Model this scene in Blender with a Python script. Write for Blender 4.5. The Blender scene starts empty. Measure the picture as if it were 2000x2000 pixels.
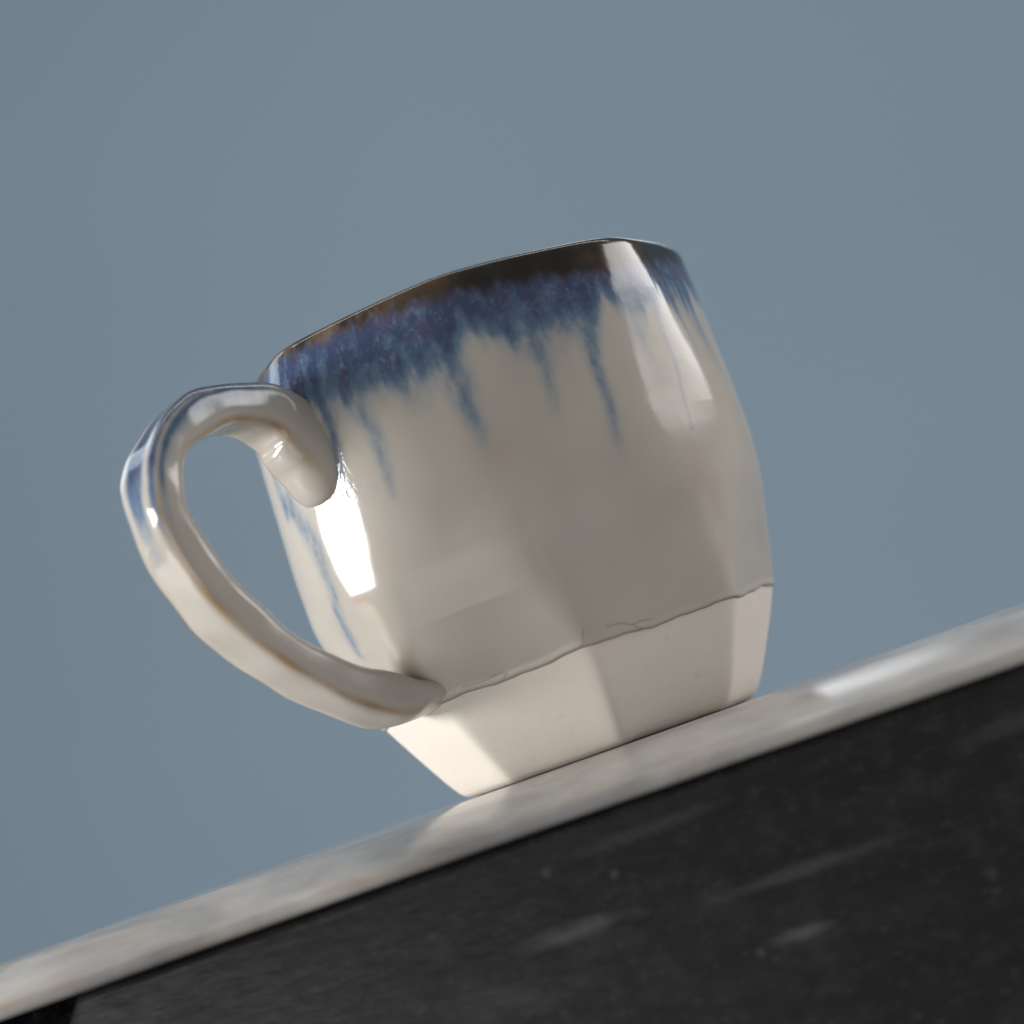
import bpy, math
import numpy as np
from mathutils import Vector, Matrix

# ------------------------------------------------------------------ camera, world, lights, exposure
scene = bpy.context.scene
COL = scene.collection
scene.view_settings.view_transform = 'Standard'
scene.view_settings.look = 'None'
scene.view_settings.gamma = 1.0
scene.view_settings.use_curve_mapping = False
scene.view_settings.exposure = 0.0

PITCH, ROLL = math.radians(7.03), math.radians(19.5)
cam_data = bpy.data.cameras.new('camera')
cam_data.lens = 73.8
cam_data.sensor_width = 36
cam_data.clip_start = 0.01
cam_data.clip_end = 100
cam_data.dof.use_dof = True
cam_data.dof.focus_distance = 0.422
cam_data.dof.aperture_fstop = 6.2
cam = bpy.data.objects.new('camera', cam_data)
fwd = Vector((0, math.cos(PITCH), math.sin(PITCH)))
up0 = Vector((0, -math.sin(PITCH), math.cos(PITCH)))
rt0 = Vector((1, 0, 0))
# the camera is rolled so that the table line climbs to the right
cx = rt0 * math.cos(ROLL) - up0 * math.sin(ROLL)
cy = rt0 * math.sin(ROLL) + up0 * math.cos(ROLL)
M = Matrix((cx, cy, -fwd)).transposed().to_4x4()
M.translation = Vector((-0.0033, -0.45, -0.0003))
cam.matrix_world = M
COL.objects.link(cam)
scene.camera = cam

world = bpy.data.worlds.new('World')
scene.world = world
world.use_nodes = True
bg = world.node_tree.nodes['Background']
bg.inputs['Color'].default_value = (1.0, 0.965, 0.93, 1)
bg.inputs['Strength'].default_value = 0.25


def area(name, loc, target, sx, sy, power, color=(1, 1, 1), soft=None):
    d = bpy.data.lights.new(name, 'AREA')
    d.shape = 'RECTANGLE'
    d.size, d.size_y = sx, sy
    d.energy = power
    d.color = color
    if soft:                                    # a softbox: brightest in the middle, fading towards its edges
        d.use_nodes = True
        nt = d.node_tree
        em = nt.nodes['Emission']
        geo = nt.nodes.new('ShaderNodeNewGeometry')
        sep = nt.nodes.new('ShaderNodeSeparateXYZ')
        nt.links.new(geo.outputs['Parametric'], sep.inputs[0])
        mul = nt.nodes.new('ShaderNodeMath')
        mul.operation = 'MULTIPLY'
        for i in (0, 1):
            a = nt.nodes.new('ShaderNodeMath')
            a.operation = 'PINGPONG'
            a.inputs[1].default_value = .5
            nt.links.new(sep.outputs[i], a.inputs[0])
            m = nt.nodes.new('ShaderNodeMapRange')
            m.interpolation_type = 'SMOOTHSTEP'
            m.inputs['From Max'].default_value = soft[i]
            nt.links.new(a.outputs[0], m.inputs['Value'])
            nt.links.new(m.outputs['Result'], mul.inputs[i])
        nt.links.new(mul.outputs[0], em.inputs['Strength'])
    o = bpy.data.objects.new(name, d)
    o.location = loc
    o.rotation_euler = (Vector(target) - Vector(loc)).to_track_quat('-Z', 'Y').to_euler()
    COL.objects.link(o)
    return o


area('window_light', (-1.045, -0.07, 0.205), (0, 0, 0.05), 0.60, 0.26, 13, (1.0, 0.98, 0.96))
area('side_window_light', (0.97, 0.13, 0.41), (0, 0, 0.06), 0.95, 0.56, 10.5, (1.0, 0.97, 0.96), (.08, .42))
area('low_bounce_light', (-1.15, -1.45, -0.55), (0, 0, 0.03), 2.4, 2.0, 27, (1.0, 0.97, 0.94), (.5, .5))
area('rear_window_light', (-0.70, 0.60, 0.62), (0, 0, 0.09), 0.42, 0.42, 1.0, (0.80, 0.92, 1.0))
area('high_pane_light', (0.30, 2.0, 1.02), (0, 0, 0.0), 0.30, 0.50, 1.0, (1.0, 1.0, 1.0), (.2, .2))
area('high_pane_light', (0.70, 2.0, 1.02), (0, 0, 0.0), 0.30, 0.50, 0.9, (1.0, 1.0, 1.0), (.2, .2))
area('backdrop_light_upper', (0.25, 0.5, 2.0), (0.2, 3.0, 0.3), 4.0, 0.5, 46.5, (1.0, 0.98, 0.95))
area('backdrop_light_lower', (0.25, 0.5, -1.2), (0.2, 3.0, 0.3), 4.0, 0.5, 46.5, (1.0, 0.98, 0.95))

# ------------------------------------------------------------------ helpers
def link(name, me, mat=None, parent=None):
    o = bpy.data.objects.new(name, me)
    COL.objects.link(o)
    if mat is not None:
        me.materials.append(mat)
    if parent is not None:
        o.parent = parent
    return o


def grid_mesh(name, P, closed_u=True, attrs=None, smooth=True, flip=False):
    """P: (rows, cols, 3) array; one quad per cell, closed around the columns."""
    R, C = P.shape[:2]
    idx = np.arange(R * C).reshape(R, C)
    nxt = np.roll(idx, -1, axis=1)
    if not closed_u:
        a, b, c, d = idx[:-1, :-1], idx[:-1, 1:], idx[1:, 1:], idx[1:, :-1]
    else:
        a, b, c, d = idx[:-1], nxt[:-1], nxt[1:], idx[1:]
    q = np.stack([a, b, c, d], -1).reshape(-1, 4)
    if flip:
        q = q[:, ::-1]
    me = bpy.data.meshes.new(name)
    me.vertices.add(R * C)
    me.vertices.foreach_set('co', P.reshape(-1).astype(np.float32))
    n = len(q)
    me.loops.add(n * 4)
    me.loops.foreach_set('vertex_index', q.reshape(-1).astype(np.int32))
    me.polygons.add(n)
    me.polygons.foreach_set('loop_start', np.arange(0, n * 4, 4, dtype=np.int32))
    me.polygons.foreach_set('loop_total', np.full(n, 4, dtype=np.int32))
    me.update(calc_edges=True)
    me.validate()
    me.polygons.foreach_set('use_smooth', np.full(len(me.polygons), smooth))
    for k, v in (attrs or {}).items():
        at = me.attributes.new(k, 'FLOAT', 'POINT')
        at.data.foreach_set('value', np.ascontiguousarray(v, dtype=np.float32).reshape(-1))
    return me


def new_mat(name):
    m = bpy.data.materials.new(name)
    m.use_nodes = True
    nt = m.node_tree
    return m, nt, nt.nodes['Principled BSDF']


class NB:
    """small node builder"""
    def __init__(s, nt):
        s.nt = nt
        s.tc = nt.nodes.new('ShaderNodeTexCoord')

    def node(s, t, **kw):
        n = s.nt.nodes.new(t)
        for k, v in kw.items():
            setattr(n, k, v)
        return n

    def link(s, a, b):
        s.nt.links.new(a, b)

    def attr(s, name):
        return s.node('ShaderNodeAttribute', attribute_name=name).outputs['Fac']

    def coord(s, scale=(1, 1, 1)):
        m = s.node('ShaderNodeMapping')
        m.inputs['Scale'].default_value = scale
        s.link(s.tc.outputs['Object'], m.inputs['Vector'])
        return m.outputs['Vector']

    def noise(s, vec, scale, detail=4, rough=0.55, dist=0.0):
        n = s.node('ShaderNodeTexNoise')
        n.inputs['Scale'].default_value = scale
        n.inputs['Detail'].default_value = detail
        n.inputs['Roughness'].default_value = rough
        n.inputs['Distortion'].default_value = dist
        s.link(vec, n.inputs['Vector'])
        return n.outputs['Fac']

    def math(s, op, a, b=None, clamp=False):
        n = s.node('ShaderNodeMath', operation=op, use_clamp=clamp)
        for i, v in enumerate((a, b)):
            if v is None:
                continue
            if isinstance(v, (int, float)):
                n.inputs[i].default_value = v
            else:
                s.link(v, n.inputs[i])
        return n.outputs[0]

    def ramp(s, fac, stops, interp='LINEAR'):
        n = s.node('ShaderNodeValToRGB')
        n.color_ramp.interpolation = interp
        e = n.color_ramp.elements
        while len(e) < len(stops):
            e.new(0.5)
        for el, (p, c) in zip(e, stops):
            el.position = p
            el.color = (*c, 1) if len(c) == 3 else c
        s.link(fac, n.inputs['Fac'])
        return n.outputs['Color']

    def mix(s, fac, a, b, mode='MIX'):
        n = s.node('ShaderNodeMix', data_type='RGBA', blend_type=mode)
        if isinstance(fac, (int, float)):
            n.inputs[0].default_value = fac
        else:
            s.link(fac, n.inputs[0])
        for i, v in ((6, a), (7, b)):
            if isinstance(v, tuple):
                n.inputs[i].default_value = (*v, 1)
            else:
                s.link(v, n.inputs[i])
        return n.outputs[2]

    def smooth(s, x, lo, hi):
        n = s.node('ShaderNodeMapRange', interpolation_type='SMOOTHSTEP')
        n.inputs['From Min'].default_value = lo
        n.inputs['From Max'].default_value = hi
        s.link(x, n.inputs['Value'])
        return n.outputs['Result']

    def bump(s, h, strength, dist, normal=None):
        n = s.node('ShaderNodeBump')
        n.inputs['Strength'].default_value = strength
        n.inputs['Distance'].default_value = dist
        s.link(h, n.inputs['Height'])
        if normal is not None:
            s.link(normal, n.inputs['Normal'])
        return n.outputs['Normal']


def srgb(r, g, b):
    def f(c):
        c /= 255
        return c / 12.92 if c <= 0.04045 else ((c + 0.055) / 1.055) ** 2.4
    return (f(r), f(g), f(b))


# ------------------------------------------------------------------ the shape of the mug (numbers in metres)
#MUGFN
PZ = np.array([0, .0005, .0012, .003, .0064, .0114, .0175, .0218, .027, .036, .046, .056, .065, .075, .085, .091, .0985])
PR = np.array([.0300, .0316, .0329, .0345, .0366, .0393, .0425, .0444, .0460, .0480, .0500, .0506, .0505, .0503, .0502, .0500, .0496])
PL = np.array([.0300, .0317, .0330, .0345, .0366, .0395, .0429, .0451, .0470, .0495, .0517, .0520, .0518, .0516, .0513, .0505, .0492])


def pchip(x, xs, ys):
    h = np.diff(xs)
    d = np.diff(ys) / h
    m = np.zeros_like(ys)
    m[1:-1] = np.where(d[:-1] * d[1:] > 0, 2 * d[:-1] * d[1:] / (d[:-1] + d[1:] + 1e-12), 0)
    m[0], m[-1] = d[0], d[-1]
    x = np.clip(x, xs[0], xs[-1])
    i = np.clip(np.searchsorted(xs, x) - 1, 0, len(h) - 1)
    t = (x - xs[i]) / h[i]
    return ((2*t**3 - 3*t**2 + 1) * ys[i] + (t**3 - 2*t**2 + t) * h[i] * m[i]
            + (-2*t**3 + 3*t**2) * ys[i+1] + (t**3 - t**2) * h[i] * m[i+1])


def smoothstep(x, a, b):
    t = np.clip((x - a) / (b - a), 0, 1)
    return t * t * (3 - 2 * t)


def z_rim(th):
    return 0.0978 - 0.0012 * np.sin(th) + 0.0004 * np.sin(3 * th + 1.0) + 0.0010 * np.exp(-((th - 1.22) / .26) ** 2)


def z_line(th):
    """height of the lower edge of the glaze"""
    return (0.0198 + 0.0016 * smoothstep(np.sin(th), .75, 1.0) + 0.0003 * np.sin(2 * th + .4) + 0.00026 * np.sin(9 * th + 1) + 0.00013 * np.sin(23 * th + 2)
            + 0.00004 * np.sin(61 * th))


def corner_angle(z):
    """the octagon's corners wander a little on the way up (hand cut)"""
    return np.radians(np.interp(z, [0, .02, .05, .098], [4, 3.5, -2, -2]))


def mug_xy(th, z):
    """outer wall at angle th (0 = towards -y, negative = left) and height z"""
    th, z = np.broadcast_arrays(np.asarray(th, float), np.asarray(z, float))
    L, R = pchip(z, PZ, PL), pchip(z, PZ, PR)
    rad = (L + R) / 2
    off = (R - L) / 2
    p = np.interp(z, [0, .016, .022, .035, .06, .085, .099], [70, 70, 40, 16, 10, 13, 26])
    flat = np.interp(z, [0, .02, .03, .045, .06, .085, .099], [1.0, 1.0, .90, .66, .54, .60, .74])
    ca = corner_angle(z)
    acc = np.zeros_like(rad)
    for k in range(8):
        acc += np.maximum(0, np.cos(th - ca - math.radians(22.5 + 45 * k))) ** p
    poly = acc ** (-1 / p)
    poly = poly / ((2 * math.cos(math.radians(22.5)) ** p) ** (-1 / p))
    shape = flat * poly + (1 - flat) * 1.0
    dent = (0.00030 * np.sin(3 * th + 70 * z + 1.3) * np.sin(55 * z + 2 * th)
            + 0.00020 * np.sin(5 * th - 90 * z + .4) + 0.00005 * np.sin(11 * th + 120 * z)
            + 0.00002 * np.sin(17 * th - 180 * z + 2.0))
    dent = dent * smoothstep(z, 0.006, 0.03)
    # clay smeared round the lower end of the handle
    dent = dent + 0.0009 * np.exp(-((th + 0.78) / .14) ** 2 - ((z - .0285) / .0040) ** 2)
    r = rad * shape + dent
    return r * np.sin(th) + off, -r * np.cos(th)
#ENDMUGFN


# ------------------------------------------------------------------ glaze pattern, as (angle in degrees, height in mm)
# runs of blue glaze: points (angle, height, half width mm, strength)
RUNS = [
    [(-30.2, 84, 2.6, .75), (-27.2, 74.5, 1.5, .8), (-27.0, 64.8, 1.2, .7), (-27.4, 60.5, .9, .45)],
    [(-6.2, 84, 3.6, .8), (-4.4, 72.3, 1.9, .8), (-3.8, 67.4, 1.6, .72), (-3.8, 60.2, 1.2, .32)],
    [(-17.8, 84, 2.2, .7), (-16.8, 74.4, 1.1, .4)],
    [(-12.2, 84, 2.6, .6), (-12.8, 74.8, 1.2, .38)],
    [(-22.5, 84, 2.2, .6), (-22, 78, 1.0, .3)],
    [(10.2, 86, 3.4, .65), (9.6, 78, 2.2, .42), (6.6, 72, 1.6, .2)],
    [(14.0, 85, 2.6, .85), (14.8, 74.5, 1.2, .75), (14.2, 67.9, 1.1, .6), (12.4, 62.5, 1.0, .3)],
    [(27.6, 85, 3.0, .9), (26.4, 72.0, 1.2, .85), (26.0, 63.4, 1.1, .75), (25.2, 57.2, 1.2, .6), (24.8, 51.5, 1.1, .25)],
    [(21.8, 84, 2.0, .7), (20.0, 74.8, 1.2, .35)],
    [(48.8, 86, 1.2, .6), (48.8, 75, .7, .55), (48.8, 66.8, .55, .6), (45.8, 55, .5, .55)],
    [(41.2, 86, 2.6, .7), (40.8, 74.5, 1.4, .55), (42.0, 66.5, 1.2, .3)],
    [(63.6, 88, 4.5, .8), (69.2, 76, 2.6, .7), (72.6, 65, 1.6, .25)],
    [(57, 86, 1.6, .6), (60, 76, .8, .5), (61.5, 69, .6, .3)],
    [(-62.2, 70, 2.2, .8), (-55.0, 58, 2.0, .8), (-55.6, 48.2, 1.7, .7), (-60.2, 39.2, 1.7, .8), (-62.2, 36.0, 1.5, .75)],
    [(-86.8, 90, 3.6, .9), (-83.4, 72, 2.4, .8), (-82.0, 58, 1.6, .35)],
    [(-37.0, 86, 2.0, 1.0), (-37.5, 77, 1.0, 1.0), (-38.2, 71, 1.0, 1.0), (-41.0, 65.5, 1.2, .95), (-44.5, 62.5, 1.1, .5)],
    [(-70, 88, 3.5, .8), (-68, 76, 2, .6), (-66, 68, 1.5, .5)],
]
_rng = np.random.default_rng(4)
for a in np.arange(95, 275, 13.0):      # the far side runs in the same way
    h = _rng.uniform(55, 78)
    w = _rng.uniform(.9, 1.6)
    RUNS.append([(a, 86, w * 2.2, .75), (a + _rng.uniform(-2, 2), (86 + h) / 2, w, .7), (a + _rng.uniform(-3, 3), h, w * .8, .3)])
BAND = np.array([(-100, 9), (-72, 8.5), (-50, 10.5), (-36, 11.8), (-27, 13.2), (-14, 14.6), (-5, 14.8), (-.4, 12), (5, 13), (10, 13.6),
                 (18, 13.4), (27, 14.2), (34, 11.5), (42, 14), (60, 12), (79, 11.5), (100, 12), (180, 13), (260, 9)], float)
DARK = np.array([(-100, 2.0), (-48, 2.2), (-31, 2.9), (-16, 3.7), (-3, 4.6), (8, 5.9), (21, 6.6), (30, 7.4), (40, 7.6), (60, 6.2), (73, 5.2), (100, 5), (180, 5), (260, 2.0)], float)
CRACKS = [  # hairline cracks just above the glaze edge (angle, height mm)
    [(9, 22.6), (13, 22.4), (16, 21.4), (19, 21.6), (22, 21.2)],
    [(16, 21.4), (17.5, 20.4), (19, 20.0)],
    [(-33, 21.2), (-27, 20.9), (-22, 21.3), (-20, 20.7), (-21.5, 20.1)],
    [(0, 20.0), (2.0, 21.0), (3, 23.5)],
    [(-46, 22.0), (-42, 20.5), (-40, 20.2)],
    [(38, 19.9), (41, 20.8), (44, 20.2)],
]


def wrap(a):
    return (a + 180) % 360 - 180


def seg_dist(X, Y, pts, yscale=1.0):
    """distance to a polyline in the unrolled wall (mm) and the parameter along it"""
    best = np.full(X.shape, 1e9)
    val = np.zeros(X.shape + (2,))
    for (p, q) in zip(pts[:-1], pts[1:]):
        x0, y0, x1, y1 = p[0], p[1], q[0], q[1]
        dx, dy = x1 - x0, y1 - y0
        L2 = dx * dx + dy * dy + 1e-9
        t = np.clip(((X - x0) * dx + (Y - y0) * dy) / L2, 0, 1)
        d = np.hypot(X - x0 - t * dx, Y - y0 - t * dy)
        m = d < best
        best = np.where(m, d, best)
        if len(p) > 2:
            val[..., 0] = np.where(m, p[2] + t * (q[2] - p[2]), val[..., 0])
            val[..., 1] = np.where(m, p[3] + t * (q[3] - p[3]), val[..., 1])
    return best, val


def glaze_maps(th, z):
    deg = np.degrees(th)
    mm = z * 1000
    d = z_rim(th) * 1000 - mm
    RM = 50.0                                     # wall radius in mm, to unroll
    wob = 0.5 * np.sin(th * 37 + mm * .21) + .35 * np.sin(th * 71 - mm * .33 + 1) + .25 * np.sin(th * 133 + mm * .5)
    bw = np.interp(np.where(deg > 260, deg - 360, deg), BAND[:, 0], BAND[:, 1])
    dw = np.interp(np.where(deg > 260, deg - 360, deg), DARK[:, 0], DARK[:, 1])
    comb = 1.4 * np.sin(th * 29 + 1.1) + 1.1 * np.sin(th * 53 + 2.0) + .7 * np.sin(th * 97)
    blue = 1 - smoothstep(d + wob + comb * .7, bw - 4.5, bw + 6.5)
    for run in RUNS:
        sel = np.abs(wrap(deg - run[1][0])) < 16
        if not sel.any():
            continue
        rad = math.radians
        pts = [(wrap(a - run[1][0]) * RM * rad(1), h, w, s) for a, h, w, s in run]
        X = wrap(deg[sel] - run[1][0]) * RM * rad(1) + .18 * np.sin(mm[sel] * .45 + run[1][0]) + .05 * np.sin(mm[sel] * 1.6)
        Y = mm[sel]
        dist, val = seg_dist(X, Y, pts)
        g = .55 * val[:, 1] * np.exp(-(dist / np.maximum(val[:, 0] * 1.6, .5)) ** 2 * .8)
        blue[sel] = 1 - (1 - blue[sel]) * (1 - g)
    dark = 1 - smoothstep(d + wob * .8, dw - 1.8, dw + 1.8)
    return blue, dark


def crack_map(th, z):
    deg, mm = np.degrees(th), z * 1000
    out = np.zeros_like(deg)
    for c in CRACKS:
        sel = (mm < 26) & (np.abs(wrap(deg - c[0][0])) < 20)
        pts = [(wrap(a - c[0][0]) * .77, h) for a, h in c]
        dist, _ = seg_dist(wrap(deg[sel] - c[0][0]) * .77, mm[sel], pts)
        out[sel] = np.maximum(out[sel], np.exp(-(dist / .16) ** 2))
    return out


# ------------------------------------------------------------------ materials
def glaze_material():
    m, nt, b = new_mat('glaze')
    n = NB(nt)
    co = n.coord()
    blue, dark, rust, line, brown = (n.attr(k) for k in ('blue', 'rim', 'rust', 'edge_line', 'tan'))
    fine = n.noise(co, 900, 3, .6)
    mott = n.noise(n.coord((1, 1, .55)), 420, 5, .65)
    mid = n.noise(n.coord((1, 1, .6)), 150, 4, .6)
    big = n.noise(co, 38, 3, .5)
    # cream ground with faint warm and grey clouds
    cream = n.ramp(big, [(.3, (.49, .45, .40)), (.5, (.52, .485, .435)), (.7, (.54, .51, .465))])
    cream = n.mix(n.math('MULTIPLY', n.smooth(mid, .52, .75), .10), cream, (.50, .41, .32))
    # rust where the glaze breaks over the corners
    rustn = n.math('MULTIPLY', rust, n.smooth(n.noise(n.coord((1, 1, .4)), 120, 3, .6), .42, .68))
    cream = n.mix(n.math('MULTIPLY', rustn, .26), cream, (.46, .27, .15))
    cream = n.mix(n.math('MULTIPLY', brown, n.smooth(mid, .1, .5)), cream, (.37, .235, .115))
    # blue glaze, thin to thick
    vstr = n.noise(n.coord((1, 1, .12)), 260, 3, .6)
    jit = n.math('ADD', n.math('MULTIPLY', n.math('SUBTRACT', mott, .5), 1.5), n.math('MULTIPLY', n.math('SUBTRACT', vstr, .5), .8))
    bl = n.math('ADD', blue, n.math('MULTIPLY', jit, n.math('MULTIPLY', blue, .8)), True)
    bcol = n.ramp(bl, [(0, (.40, .415, .42)), (.30, (.265, .325, .385)), (.60, (.120, .185, .275)), (.82, (.070, .120, .212)), (1, (.046, .066, .142))])
    viol = n.math('MULTIPLY', n.smooth(n.noise(co, 90, 3, .6), .48, .66), n.smooth(blue, .8, 1.0))
    bcol = n.mix(n.math('MULTIPLY', viol, .85), bcol, (.092, .080, .140))
    lightfl = n.math('MULTIPLY', n.smooth(n.noise(n.coord((1, 1, .7)), 620, 4, .7), .52, .70), n.math('MULTIPLY', blue, .55))
    bcol = n.mix(lightfl, bcol, (.16, .23, .33))
    col = n.mix(n.smooth(bl, .0, .62), cream, bcol)
    # dark iron band at the lip
    dk = n.math('ADD', dark, n.math('MULTIPLY', n.math('SUBTRACT', mott, .5), n.math('MULTIPLY', n.math('SUBTRACT', 1.0, dark), n.math('MULTIPLY', dark, 4.0))), True)
    iron = n.ramp(n.noise(n.coord((1, 1, .8)), 60, 4, .6), [(.40, (.011, .010, .009)), (.55, (.028, .022, .016)), (.72, (.10, .062, .032))])
    iron_lit = n.ramp(mid, [(.35, (.035, .026, .020)), (.5, (.11, .070, .036)), (.68, (.19, .145, .115))])
    sep = n.node('ShaderNodeSeparateXYZ')
    n.link(n.tc.outputs['Object'], sep.inputs[0])
    iron_lit = n.mix(n.math('MULTIPLY', n.smooth(n.noise(n.coord((1, 1, .5)), 480, 5, .7), .45, .68), .7), iron_lit, (.15, .135, .13))
    iron_lit = n.mix(n.math('MULTIPLY', n.smooth(n.noise(n.coord((1, 1, .6)), 260, 4, .65), .52, .66), .75), iron_lit, (.03, .024, .020))
    iron = n.mix(n.smooth(sep.outputs['X'], .008, -.030), iron, iron_lit)  # left lip lighter brown: light reflected there is put into the colour
    col = n.mix(dk, col, iron)
    col = n.mix(n.math('MULTIPLY', line, .68), col, (.22, .145, .09))
    n.link(col, b.inputs['Base Color'])
    rough = n.ramp(mott, [(.3, (.07,) * 3), (.7, (.13,) * 3)])
    # the glaze thins out and turns satin near the foot
    low = n.smooth(sep.outputs['Z'], .054, .022)
    n.link(n.mix(low, rough, (.27, .27, .27)), b.inputs['Roughness'])
    b.inputs['IOR'].default_value = 1.52
    h1 = n.bump(n.noise(co, 200, 2, .5), .05, .0006)
    h2 = n.bump(n.noise(co, 1500, 2, .6), .10, .00008, h1)
    pit = n.node('ShaderNodeTexVoronoi')
    pit.inputs['Scale'].default_value = 170
    n.link(co, pit.inputs['Vector'])
    pm = n.math('MULTIPLY', n.smooth(pit.outputs['Distance'], .13, .02), n.smooth(n.noise(co, 60, 2), .56, .62))
    h3 = n.bump(pm, .5, .0003, h2)
    jb = n.node('ShaderNodeBump')
    jb.inputs['Distance'].default_value = .0007
    n.link(n.math('MULTIPLY', n.attr('join'), .42), jb.inputs['Strength'])
    n.link(n.noise(n.coord((1, 1, .8)), 330, 3, .6), jb.inputs['Height'])
    n.link(h3, jb.inputs['Normal'])
    n.link(jb.outputs['Normal'], b.inputs['Normal'])
    return m


def clay_material():
    m, nt, b = new_mat('bare_clay')
    n = NB(nt)
    co = n.coord()
    col = n.ramp(n.noise(co, 45, 4, .55), [(.3, (.81, .75, .67)), (.7, (.85, .80, .73))])
    col = n.mix(n.math('MULTIPLY', n.smooth(n.noise(co, 500, 3, .6), .58, .75), .25), col, (.62, .53, .43))
    n.link(col, b.inputs['Base Color'])
    b.inputs['Roughness'].default_value = .62
    b.inputs['IOR'].default_value = 1.35
    n.link(n.bump(n.noise(co, 1100, 5, .7), .22, .00016, n.bump(n.noise(n.coord((1, 1, .3)), 120, 3, .5), .12, .0005)), b.inputs['Normal'])
    return m


def slab_material():
    m, nt, b = new_mat('polished_stone')
    n = NB(nt)
    co = n.coord((.6, 1, 1))
    cloud = n.noise(co, 34, 5, .62, .6)
    col = n.ramp(cloud, [(.34, (.25, .255, .26)), (.5, (.42, .41, .40)), (.66, (.57, .55, .53))])
    vein = n.noise(n.coord((.22, 1, 1)), 45, 5, .65, 1.2)
    col = n.mix(n.math('MULTIPLY', n.smooth(vein, .54, .66), .42), col, (.42, .30, .20))
    grey = n.noise(n.coord((.18, 1.2, 1)), 60, 4, .6, .8)
    col = n.mix(n.math('MULTIPLY', n.smooth(grey, .54, .7), .5), col, (.30, .30, .305))
    n.link(col, b.inputs['Base Color'])
    gloss = n.ramp(n.noise(n.coord((.4, 1, 1)), 50, 4, .6), [(.35, (.13,) * 3), (.65, (.28,) * 3)])
    sx = n.node('ShaderNodeSeparateXYZ')
    n.link(n.tc.outputs['Object'], sx.inputs[0])
    edge = n.math('ADD', sx.outputs['X'], n.math('MULTIPLY', n.math('SUBTRACT', n.noise(n.coord(), 30, 4, .6), .5), .03))
    # the polish is worn dull towards one end of the slab
    n.link(n.mix(n.smooth(edge, -.055, -.085), gloss, (.48, .48, .48)), b.inputs['Roughness'])
    b.inputs['IOR'].default_value = 1.5
    n.link(n.bump(n.noise(co, 60, 2), .05, .0008), b.inputs['Normal'])
    return m


def board_material(name, base, rough=.32, scuffs=()):
    m, nt, b = new_mat(name)
    n = NB(nt)
    streak = n.noise(n.coord((.14, 1, 1)), 70, 5, .6, .3)
    col = n.ramp(streak, [(.38, (base * .55, base * .6, base * .72)), (.52, (base * .9, base * .97, base * 1.2)), (.68, (base * 1.8, base * 1.95, base * 2.35))])
    haze = n.noise(n.coord((.7, 1, 1)), 170, 6, .7)
    col = n.mix(n.math('MULTIPLY', n.smooth(haze, .42, .72), .40), col, (.046, .049, .060))
    grain = n.noise(n.coord((.5, 1, 1)), 700, 4, .7)
    col = n.mix(n.math('MULTIPLY', n.smooth(grain, .55, .75), .35), col, (.095, .10, .12))
    scuff = n.math('MULTIPLY', n.smooth(n.noise(n.coord((.22, 1, 1)), 58, 3, .5, .2), .62, .72), n.smooth(n.noise(n.coord((1, 1, 1)), 130, 3, .6), .3, .6))
    col = n.mix(n.math('MULTIPLY', scuff, .3), col, (.11, .115, .125))
    sx = n.node('ShaderNodeSeparateXYZ')
    n.link(n.tc.outputs['Object'], sx.inputs[0])
    wobble = n.math('MULTIPLY', n.math('SUBTRACT', n.noise(n.coord((.5, 1, 1)), 220, 4, .6), .5), 1.6)
    for x0, z0, lx, lz, k in scuffs:
        dx = n.math('POWER', n.math('ABSOLUTE', n.math('DIVIDE', n.math('SUBTRACT', sx.outputs['X'], x0), lx)), 2.0)
        dz = n.math('POWER', n.math('ABSOLUTE', n.math('DIVIDE', n.math('SUBTRACT', sx.outputs['Z'], z0), lz)), 2.0)
        r = n.math('ADD', n.math('SQRT', n.math('ADD', dx, dz)), wobble)
        col = n.mix(n.math('MULTIPLY', n.smooth(r, 1.35, .15), k), col, (.115, .12, .135))
    n.link(col, b.inputs['Base Color'])
    b.inputs['Roughness'].default_value = rough
    b.inputs['Specular IOR Level'].default_value = .5 if rough < .6 else .1
    n.link(n.bump(n.noise(n.coord((.3, 1, 1)), 500, 4, .6), .4, .0004), b.inputs['Normal'])
    return m


def paint_material():
    m, nt, b = new_mat('backdrop_paint')
    n = NB(nt)
    col = n.ramp(n.noise(n.coord(), 1.2, 2), [(.3, (.178, .240, .300)), (.7, (.184, .247, .309))])
    n.link(col, b.inputs['Base Color'])
    b.inputs['Roughness'].default_value = .9
    b.inputs['Specular IOR Level'].default_value = .1
    return m


GLAZE, CLAY, SLAB = glaze_material(), clay_material(), slab_material()
BOARD, CARCASS, PAINT = board_material('charcoal_board', .008, .27, [
    (-.014, -.0293, .0115, .0018, .75), (.0262, -.0427, .0060, .0014, .75), (.030, -.032, .020, .0014, .35), (.0055, -.0158, .013, .0014, .35),
    (-.0028, -.0216, .0010, .0010, .5), (.0177, -.0436, .0011, .0011, .4), (-.0148, -.0173, .0010, .0010, .4), (.0617, -.0437, .0014, .0014, .3)]), board_material('shaded_board', .003, .9), paint_material()  # carcass near-black: shade of the recess is put into its colour

# ------------------------------------------------------------------ backdrop (seamless, well behind the table)
prof = [(3.0, 3.6), (3.0, -2.4)]
for k in range(1, 9):
    a = k / 8 * math.pi / 2
    prof.append((3.0 - .5 * (1 - math.cos(a)), -2.4 - .5 * math.sin(a)))
prof.append((1.0, -2.9))
P = np.array([[(x, y, z) for x in np.linspace(-3.0, 3.0, 7)] for y, z in prof])
bd = link('backdrop', grid_mesh('backdrop', P, closed_u=False), PAINT)
bd['kind'] = 'structure'
bd['label'] = 'plain slate blue backdrop behind the mug'

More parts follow.
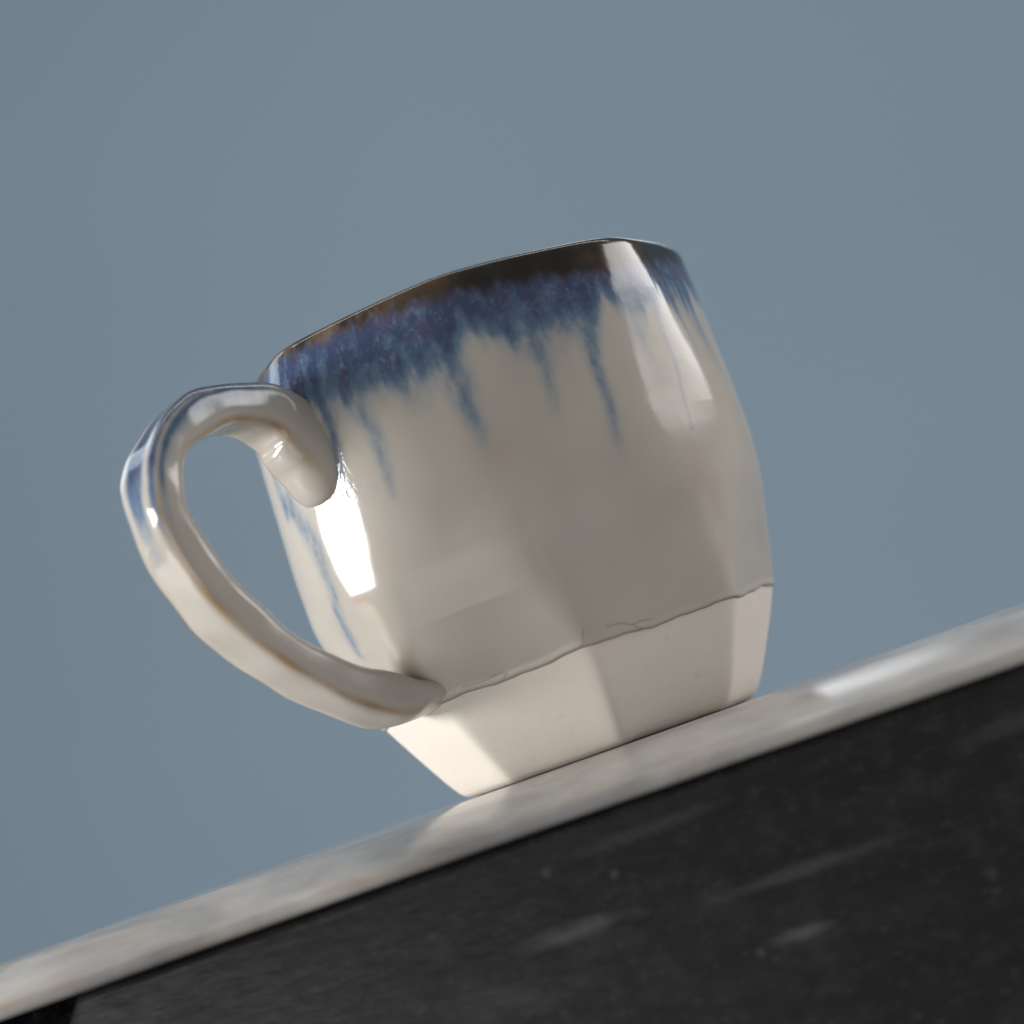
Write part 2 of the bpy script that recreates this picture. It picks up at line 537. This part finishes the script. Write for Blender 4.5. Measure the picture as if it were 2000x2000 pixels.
# ------------------------------------------------------------------ table: rounded pale slab on a dark board front
TURN = math.radians(-5)
table = bpy.data.objects.new('table', None)
COL.objects.link(table)
table.rotation_euler = (0, 0, TURN)
table['label'] = 'table with rounded pale glossy stone top over a charcoal black board front'
table['category'] = 'table'

prof = [(.060, -.0080), (.0598, -.0060), (.0585, -.0040), (.055, -.0024), (.050, -.0012), (.044, -.0004), (.038, 0.0), (.02, 0.0), (0, 0.0), (-.029, 0.0)]
A0, DROP, RUNL = -.032, .0062, .038
for t in np.linspace(0, 1, 22):
    prof.append((A0 - RUNL * t, -DROP * t ** 2.0))
slope = math.atan(2 * DROP / RUNL)
rr = .0016                                      # tight roll of the lower lip
y0, z0 = A0 - RUNL, -DROP
cyc, czc = y0 + rr * math.sin(slope), z0 - rr * math.cos(slope)
for a in np.linspace(math.pi / 2 + slope, math.pi * 1.5, 14)[1:]:
    prof.append((cyc + rr * math.cos(a), czc + rr * math.sin(a)))
prof.append((-.02, prof[-1][1]))
xs = np.concatenate([np.linspace(-.42, .42, 85)])
P = np.array([[(x, y, z) for x in xs] for y, z in prof])
# the slab's lower lip is not perfectly even, and swells a little towards one end
wx = 1 + .10 * np.clip((P[..., 0] - .03) / .10, 0, 1.6) + .01 * np.sin(P[..., 0] * 40)
front = np.clip((-.03 - P[..., 1]) / .03, 0, 1)
P[..., 2] *= 1 + (wx - 1) * front
me = grid_mesh('tabletop', P, closed_u=False, flip=True)
link('tabletop', me, SLAB, table)


def prism(name, pts, y0, y1, mat, parent, bev=.0015):
    """flat board: outline pts in (x, z), from y0 (front) to y1 (back), bevelled"""
    import bmesh
    bm = bmesh.new()
    f = [bm.verts.new((x, y0, z)) for x, z in pts]
    k = [bm.verts.new((x, y1, z)) for x, z in pts]
    bm.faces.new(f)
    bm.faces.new(k[::-1])
    for i in range(len(pts)):
        j = (i + 1) % len(pts)
        bm.faces.new((f[j], f[i], k[i], k[j]))
    bmesh.ops.recalc_face_normals(bm, faces=bm.faces)
    bmesh.ops.bevel(bm, geom=list(bm.edges), offset=bev, segments=3, affect='EDGES', profile=.6)
    me = bpy.data.meshes.new(name)
    bm.to_mesh(me)
    bm.free()
    for p in me.polygons:
        p.use_smooth = False
    return link(name, me, mat, parent)


prism('front_board', [(-.107, -.0100), (.40, -.0100), (.40, -.30), (-.30, -.30), (-.125, -.035)][::-1], -.058, -.040, BOARD, table)
prism('carcass', [(-.38, -.0100), (.39, -.0100), (.39, -.30), (-.38, -.30)][::-1], -.012, .045, CARCASS, table)

# ------------------------------------------------------------------ the mug
mug = bpy.data.objects.new('mug', None)
COL.objects.link(mug)
mug['label'] = 'handmade eight-sided cream mug with blue drip glaze at the rim, standing on the pale tabletop'
mug['category'] = 'mug'

NC = 1200
th = np.linspace(-math.pi / 2, 1.5 * math.pi, NC, endpoint=False)
# bare clay foot, from under the glaze edge to the base
rows = np.concatenate([[0, .0001, .0004, .0008, .0013], np.linspace(.002, 1, 60)])
zl = z_line(th)
pts = []
for i, t in enumerate(rows):
    z = t if i < 5 else t * (zl + .0006)
    z = np.broadcast_to(z, th.shape)
    x, y = mug_xy(th, np.maximum(z, 0))
    if i < 5:
        k = 1 - (1 - math.sqrt(max(0, 1 - ((.0013 - t) / .0013) ** 2))) * .0009 / .032
        x, y = x * k, y * k
    elif i == len(rows) - 1:
        x, y = x * .996, y * .996
    pts.append(np.stack([x, y, z], -1))
bottom = []
for k in (0.0, .5, .93):
    x, y = mug_xy(th, np.zeros_like(th))
    bottom.append(np.stack([x * k, y * k, np.full_like(th, .0006 if k < .9 else .0004)], -1))
P = np.stack(bottom + pts)
link('foot', grid_mesh('foot', P), CLAY, mug)

# glazed body: lower glaze edge, wall, lip, inside
NR = 340
grid, B, D, RU, LI = [], [], [], [], []
WALL = .0042
th2 = th
zr = z_rim(th)
GT = .00022                                    # thickness of the glaze over the clay


def radial(x, y, d):
    r = np.hypot(x, y)
    return x * (1 + d / r), y * (1 + d / r)


def corner_weight(th, z):
    a = (np.degrees(th - corner_angle(z)) + 22.5) % 45 - 22.5
    return np.exp(-(a / 3.2) ** 2)


def add_row(x, y, z, blue, dark, rust, line):
    grid.append(np.stack([x, y, z], -1))
    B.append(blue); D.append(dark); RU.append(rust); LI.append(line)


zero = np.zeros_like(th)
for d, dz in ((-.0002, .0003), (0.00002, -.00003), (GT * .8, .0001)):
    z = zl + dz
    x, y = radial(*mug_xy(th, z), d)
    add_row(x, y, z, zero, zero, zero, zero + 1)
for i in range(1, NR):
    t = i / (NR - 1)
    z = zl + .0001 + (zr - WALL / 2 - zl - .0001) * t
    x, y = mug_xy(th, z)
    swell = GT + .00040 * np.exp(-((z - zl - .0004) / .0009) ** 2)
    blue, dark = glaze_maps(th, z)
    x, y = radial(x, y, swell + .00006 * blue * (1 - dark))
    ln = np.maximum(np.exp(-((z - zl) / .00022) ** 2), .8 * crack_map(th, z))
    ru = corner_weight(th, z) * smoothstep(zr - z, .012, .03) + .5 * np.exp(-((z - zl) / .0022) ** 2)
    add_row(x, y, z, blue, dark, np.clip(ru, 0, 1), ln)
xo, yo = mug_xy(th, zr - WALL / 2)
bo, do = glaze_maps(th, zr - WALL / 2)
for a in np.linspace(0, math.pi, 13)[1:]:
    k = -WALL / 2 * (1 - math.cos(a))
    x, y = radial(xo, yo, k + GT)
    add_row(x, y, zr - WALL / 2 + WALL / 2 * math.sin(a), bo, zero + 1, zero, zero)
for t in np.linspace(0, 1, 30)[1:]:
    z = (zr - WALL / 2) * (1 - t) + .016 * t
    x, y = mug_xy(th, np.maximum(z, .02))
    x, y = radial(x, y, -WALL)
    k = 1 - smoothstep(np.array(t), .82, 1.0) * .22
    add_row(x * k, y * k, z, zero + .9 * (1 - t), np.clip(1 - 3 * t, 0, 1) + zero, zero, zero)
base_in = grid[-1].copy()
for k in (.7, .35, 0.0):
    add_row(base_in[:, 0] * k, base_in[:, 1] * k, zero + .0150 - .0005 * (k < .5), zero, zero, zero, zero)
P = np.stack(grid)
# clay left rough where the upper end of the handle was pressed on
JO = smoothstep(P[..., 2], .0605, .0665) * np.exp(-((np.arctan2(P[..., 0], -P[..., 1]) + .72) / .15) ** 2) * (np.arange(len(grid)) < NR + 3)[:, None]
me = grid_mesh('body', P, attrs={'blue': np.stack(B), 'rim': np.stack(D), 'rust': np.stack(RU), 'edge_line': np.stack(LI), 'join': JO})
link('body', me, GLAZE, mug)

# handle: a pulled strap, pressed on below the rim, looping out and back to the glaze edge
HT = math.radians(-49)
#  radius, height, half thickness, half width, sideways shift (mm)
HP = np.array([
    (0.0475, 0.0674, 0.0053, 0.0071, 0.0),
    (0.0493, 0.0703, 0.0065, 0.0080, 0.0),
    (0.0511, 0.0759, 0.0069, 0.0082, 0.0),
    (0.0537, 0.0821, 0.0063, 0.0074, 0.0),
    (0.0592, 0.0865, 0.0056, 0.0069, 0.0),
    (0.0670, 0.0881, 0.0049, 0.0069, 0.0),
    (0.0758, 0.0868, 0.0046, 0.0073, 0.0),
    (0.0834, 0.0825, 0.0044, 0.0074, 0.0),
    (0.0877, 0.0755, 0.0042, 0.0074, 0.0),
    (0.0887, 0.0672, 0.0042, 0.0074, 0.0),
    (0.0862, 0.0580, 0.0042, 0.0074, 0.0),
    (0.0818, 0.0492, 0.0043, 0.0074, 0.0),
    (0.0757, 0.0408, 0.0043, 0.0074, 0.0),
    (0.0684, 0.0337, 0.0043, 0.0074, 0.0),
    (0.0598, 0.0278, 0.0045, 0.0074, 0.0),
    (0.0519, 0.0240, 0.0048, 0.0078, 0.0),
    (0.0462, 0.0227, 0.0042, 0.0089, 0.0),
    (0.0399, 0.0220, 0.0036, 0.0093, 0.0),
])


def catmull(C, n):
    C = np.vstack([2 * C[0] - C[1], C, 2 * C[-1] - C[-2]])
    out = []
    for i in range(1, len(C) - 2):
        p0, p1, p2, p3 = C[i-1], C[i], C[i+1], C[i+2]
        for t in np.linspace(0, 1, n, endpoint=False):
            out.append(.5 * (2*p1 + (p2-p0)*t + (2*p0-5*p1+4*p2-p3)*t*t + (3*p1-p0-3*p2+p3)*t**3))
    out.append(C[-2])
    return np.array(out)


H = catmull(HP, 22)
tan = np.gradient(H[:, :2], axis=0)
tan /= np.linalg.norm(tan, axis=1)[:, None]
nor = np.stack([-tan[:, 1], tan[:, 0]], -1)     # in the plane, turned so that it points out of the loop
eR = np.array([math.sin(HT), -math.cos(HT), 0])
eB = np.array([math.cos(HT), math.sin(HT), 0])  # across the strap, towards the right of the picture
NS = 88
ang = np.linspace(0, 2 * math.pi, NS, endpoint=False)
e = 2 / 3.4
cs = np.sign(np.cos(ang)) * np.abs(np.cos(ang)) ** e
sn = np.sign(np.sin(ang)) * np.abs(np.sin(ang)) ** e
rows, tanw, blu, rim_ = [], [], [], []
N = len(H)
rng = np.random.default_rng(7)
ph = rng.uniform(0, 6, 12)
for i in range(N):
    s = i / (N - 1)
    R_, Z_, a, b, sh = H[i]
    endr = max(0.0, 1 - s / .035) ** 2 if s < .035 else 0
    k = math.sqrt(max(0.0, 1 - endr)) if s < .035 else 1.0
    wob = 1 + .08 * math.sin(s * 27 + ph[0]) + .024 * math.sin(s * 59 + ph[1])
    wob2 = 1 + .022 * math.sin(s * 22 + ph[2]) + .006 * math.sin(s * 61 + ph[3])
    soft = smoothstep(np.array(s), .05, .24) * (1 - .85 * smoothstep(np.array(s), .86, .97))
    cs_i = cs * soft + np.cos(ang) * (1 - soft)
    sn_i = sn * soft + np.sin(ang) * (1 - soft)
    # wide faces slightly hollow, so that the strap keeps a raised edge
    hollow = 1 - .10 * (1 - np.abs(sn_i) ** 2) * soft
    hollow2 = 1 - .02 * (1 - np.abs(cs_i) ** 2) * soft
    nn = cs_i * a * wob * k * hollow
    bb = sn_i * b * wob2 * k * hollow2
    ctr = eR * R_ + np.array([0, 0, Z_])
    nv = eR * nor[i, 0] + np.array([0, 0, nor[i, 1]])
    q = ctr + nn[:, None] * nv + bb[:, None] * eB + eB * sh
    lump = (.00013 * np.sin(s * 64 + 2 * ang + ph[8]) + .00005 * np.sin(s * 111 - 3 * ang + ph[9]) + .00036 * np.sin(q[:, 2] * 210 + q[:, 0] * 190 + ph[5]) + .00010 * np.sin(q[:, 2] * 400 - q[:, 1] * 380 + ph[6])
            + .00003 * np.sin(q[:, 0] * 800 + q[:, 2] * 700 + ph[7])) * smoothstep(np.array(s), .03, .15)
    q = q + lump[:, None] * (np.cos(ang)[:, None] * nv + .45 * np.sin(ang)[:, None] * eB)
    rows.append(q)
    # tan glaze breaks over the four edges
    cw = np.exp(-((np.abs(np.abs(ang % (math.pi) - math.pi / 2)) - math.pi / 4) / .22) ** 2)
    tanw.append(np.clip(.95 * cw, 0, 1) * (.35 + .65 * soft) * (.8 + .2 * math.sin(s * 60 + ph[4])))
    outer = smoothstep(np.cos(ang), -.2, .5) if nor[i] @ np.array([H[i, 0] - .067, H[i, 1] - .063]) > 0 else smoothstep(-np.cos(ang), -.2, .5)
    along = 1.15 * math.exp(-((s - .40) / .13) ** 2)
    streak = .55 + .45 * np.sin(ang * 9 + 3 * s)
    side = smoothstep(np.sin(ang), -.2, .5) * smoothstep(np.cos(ang) * (1 if outer[0] > .5 else -1), -.75, .3)
    blu.append(np.clip(outer * along * np.clip(streak, 0, 1) + .42 * side * math.exp(-((s - .30) / .10) ** 2), 0, 1))
    rim_.append(.25 * outer * math.exp(-((s - .33) / .06) ** 2))
# close both ends
rows = [np.repeat(rows[0].mean(0)[None], NS, 0)] + rows + [np.repeat(rows[-1].mean(0)[None], NS, 0)]
pad = lambda L: np.stack([L[0]] + L + [L[-1]])
me = grid_mesh('handle', np.stack(rows), attrs={'tan': pad(tanw), 'blue': pad(blu), 'rim': pad(rim_)})
link('handle', me, GLAZE, mug)
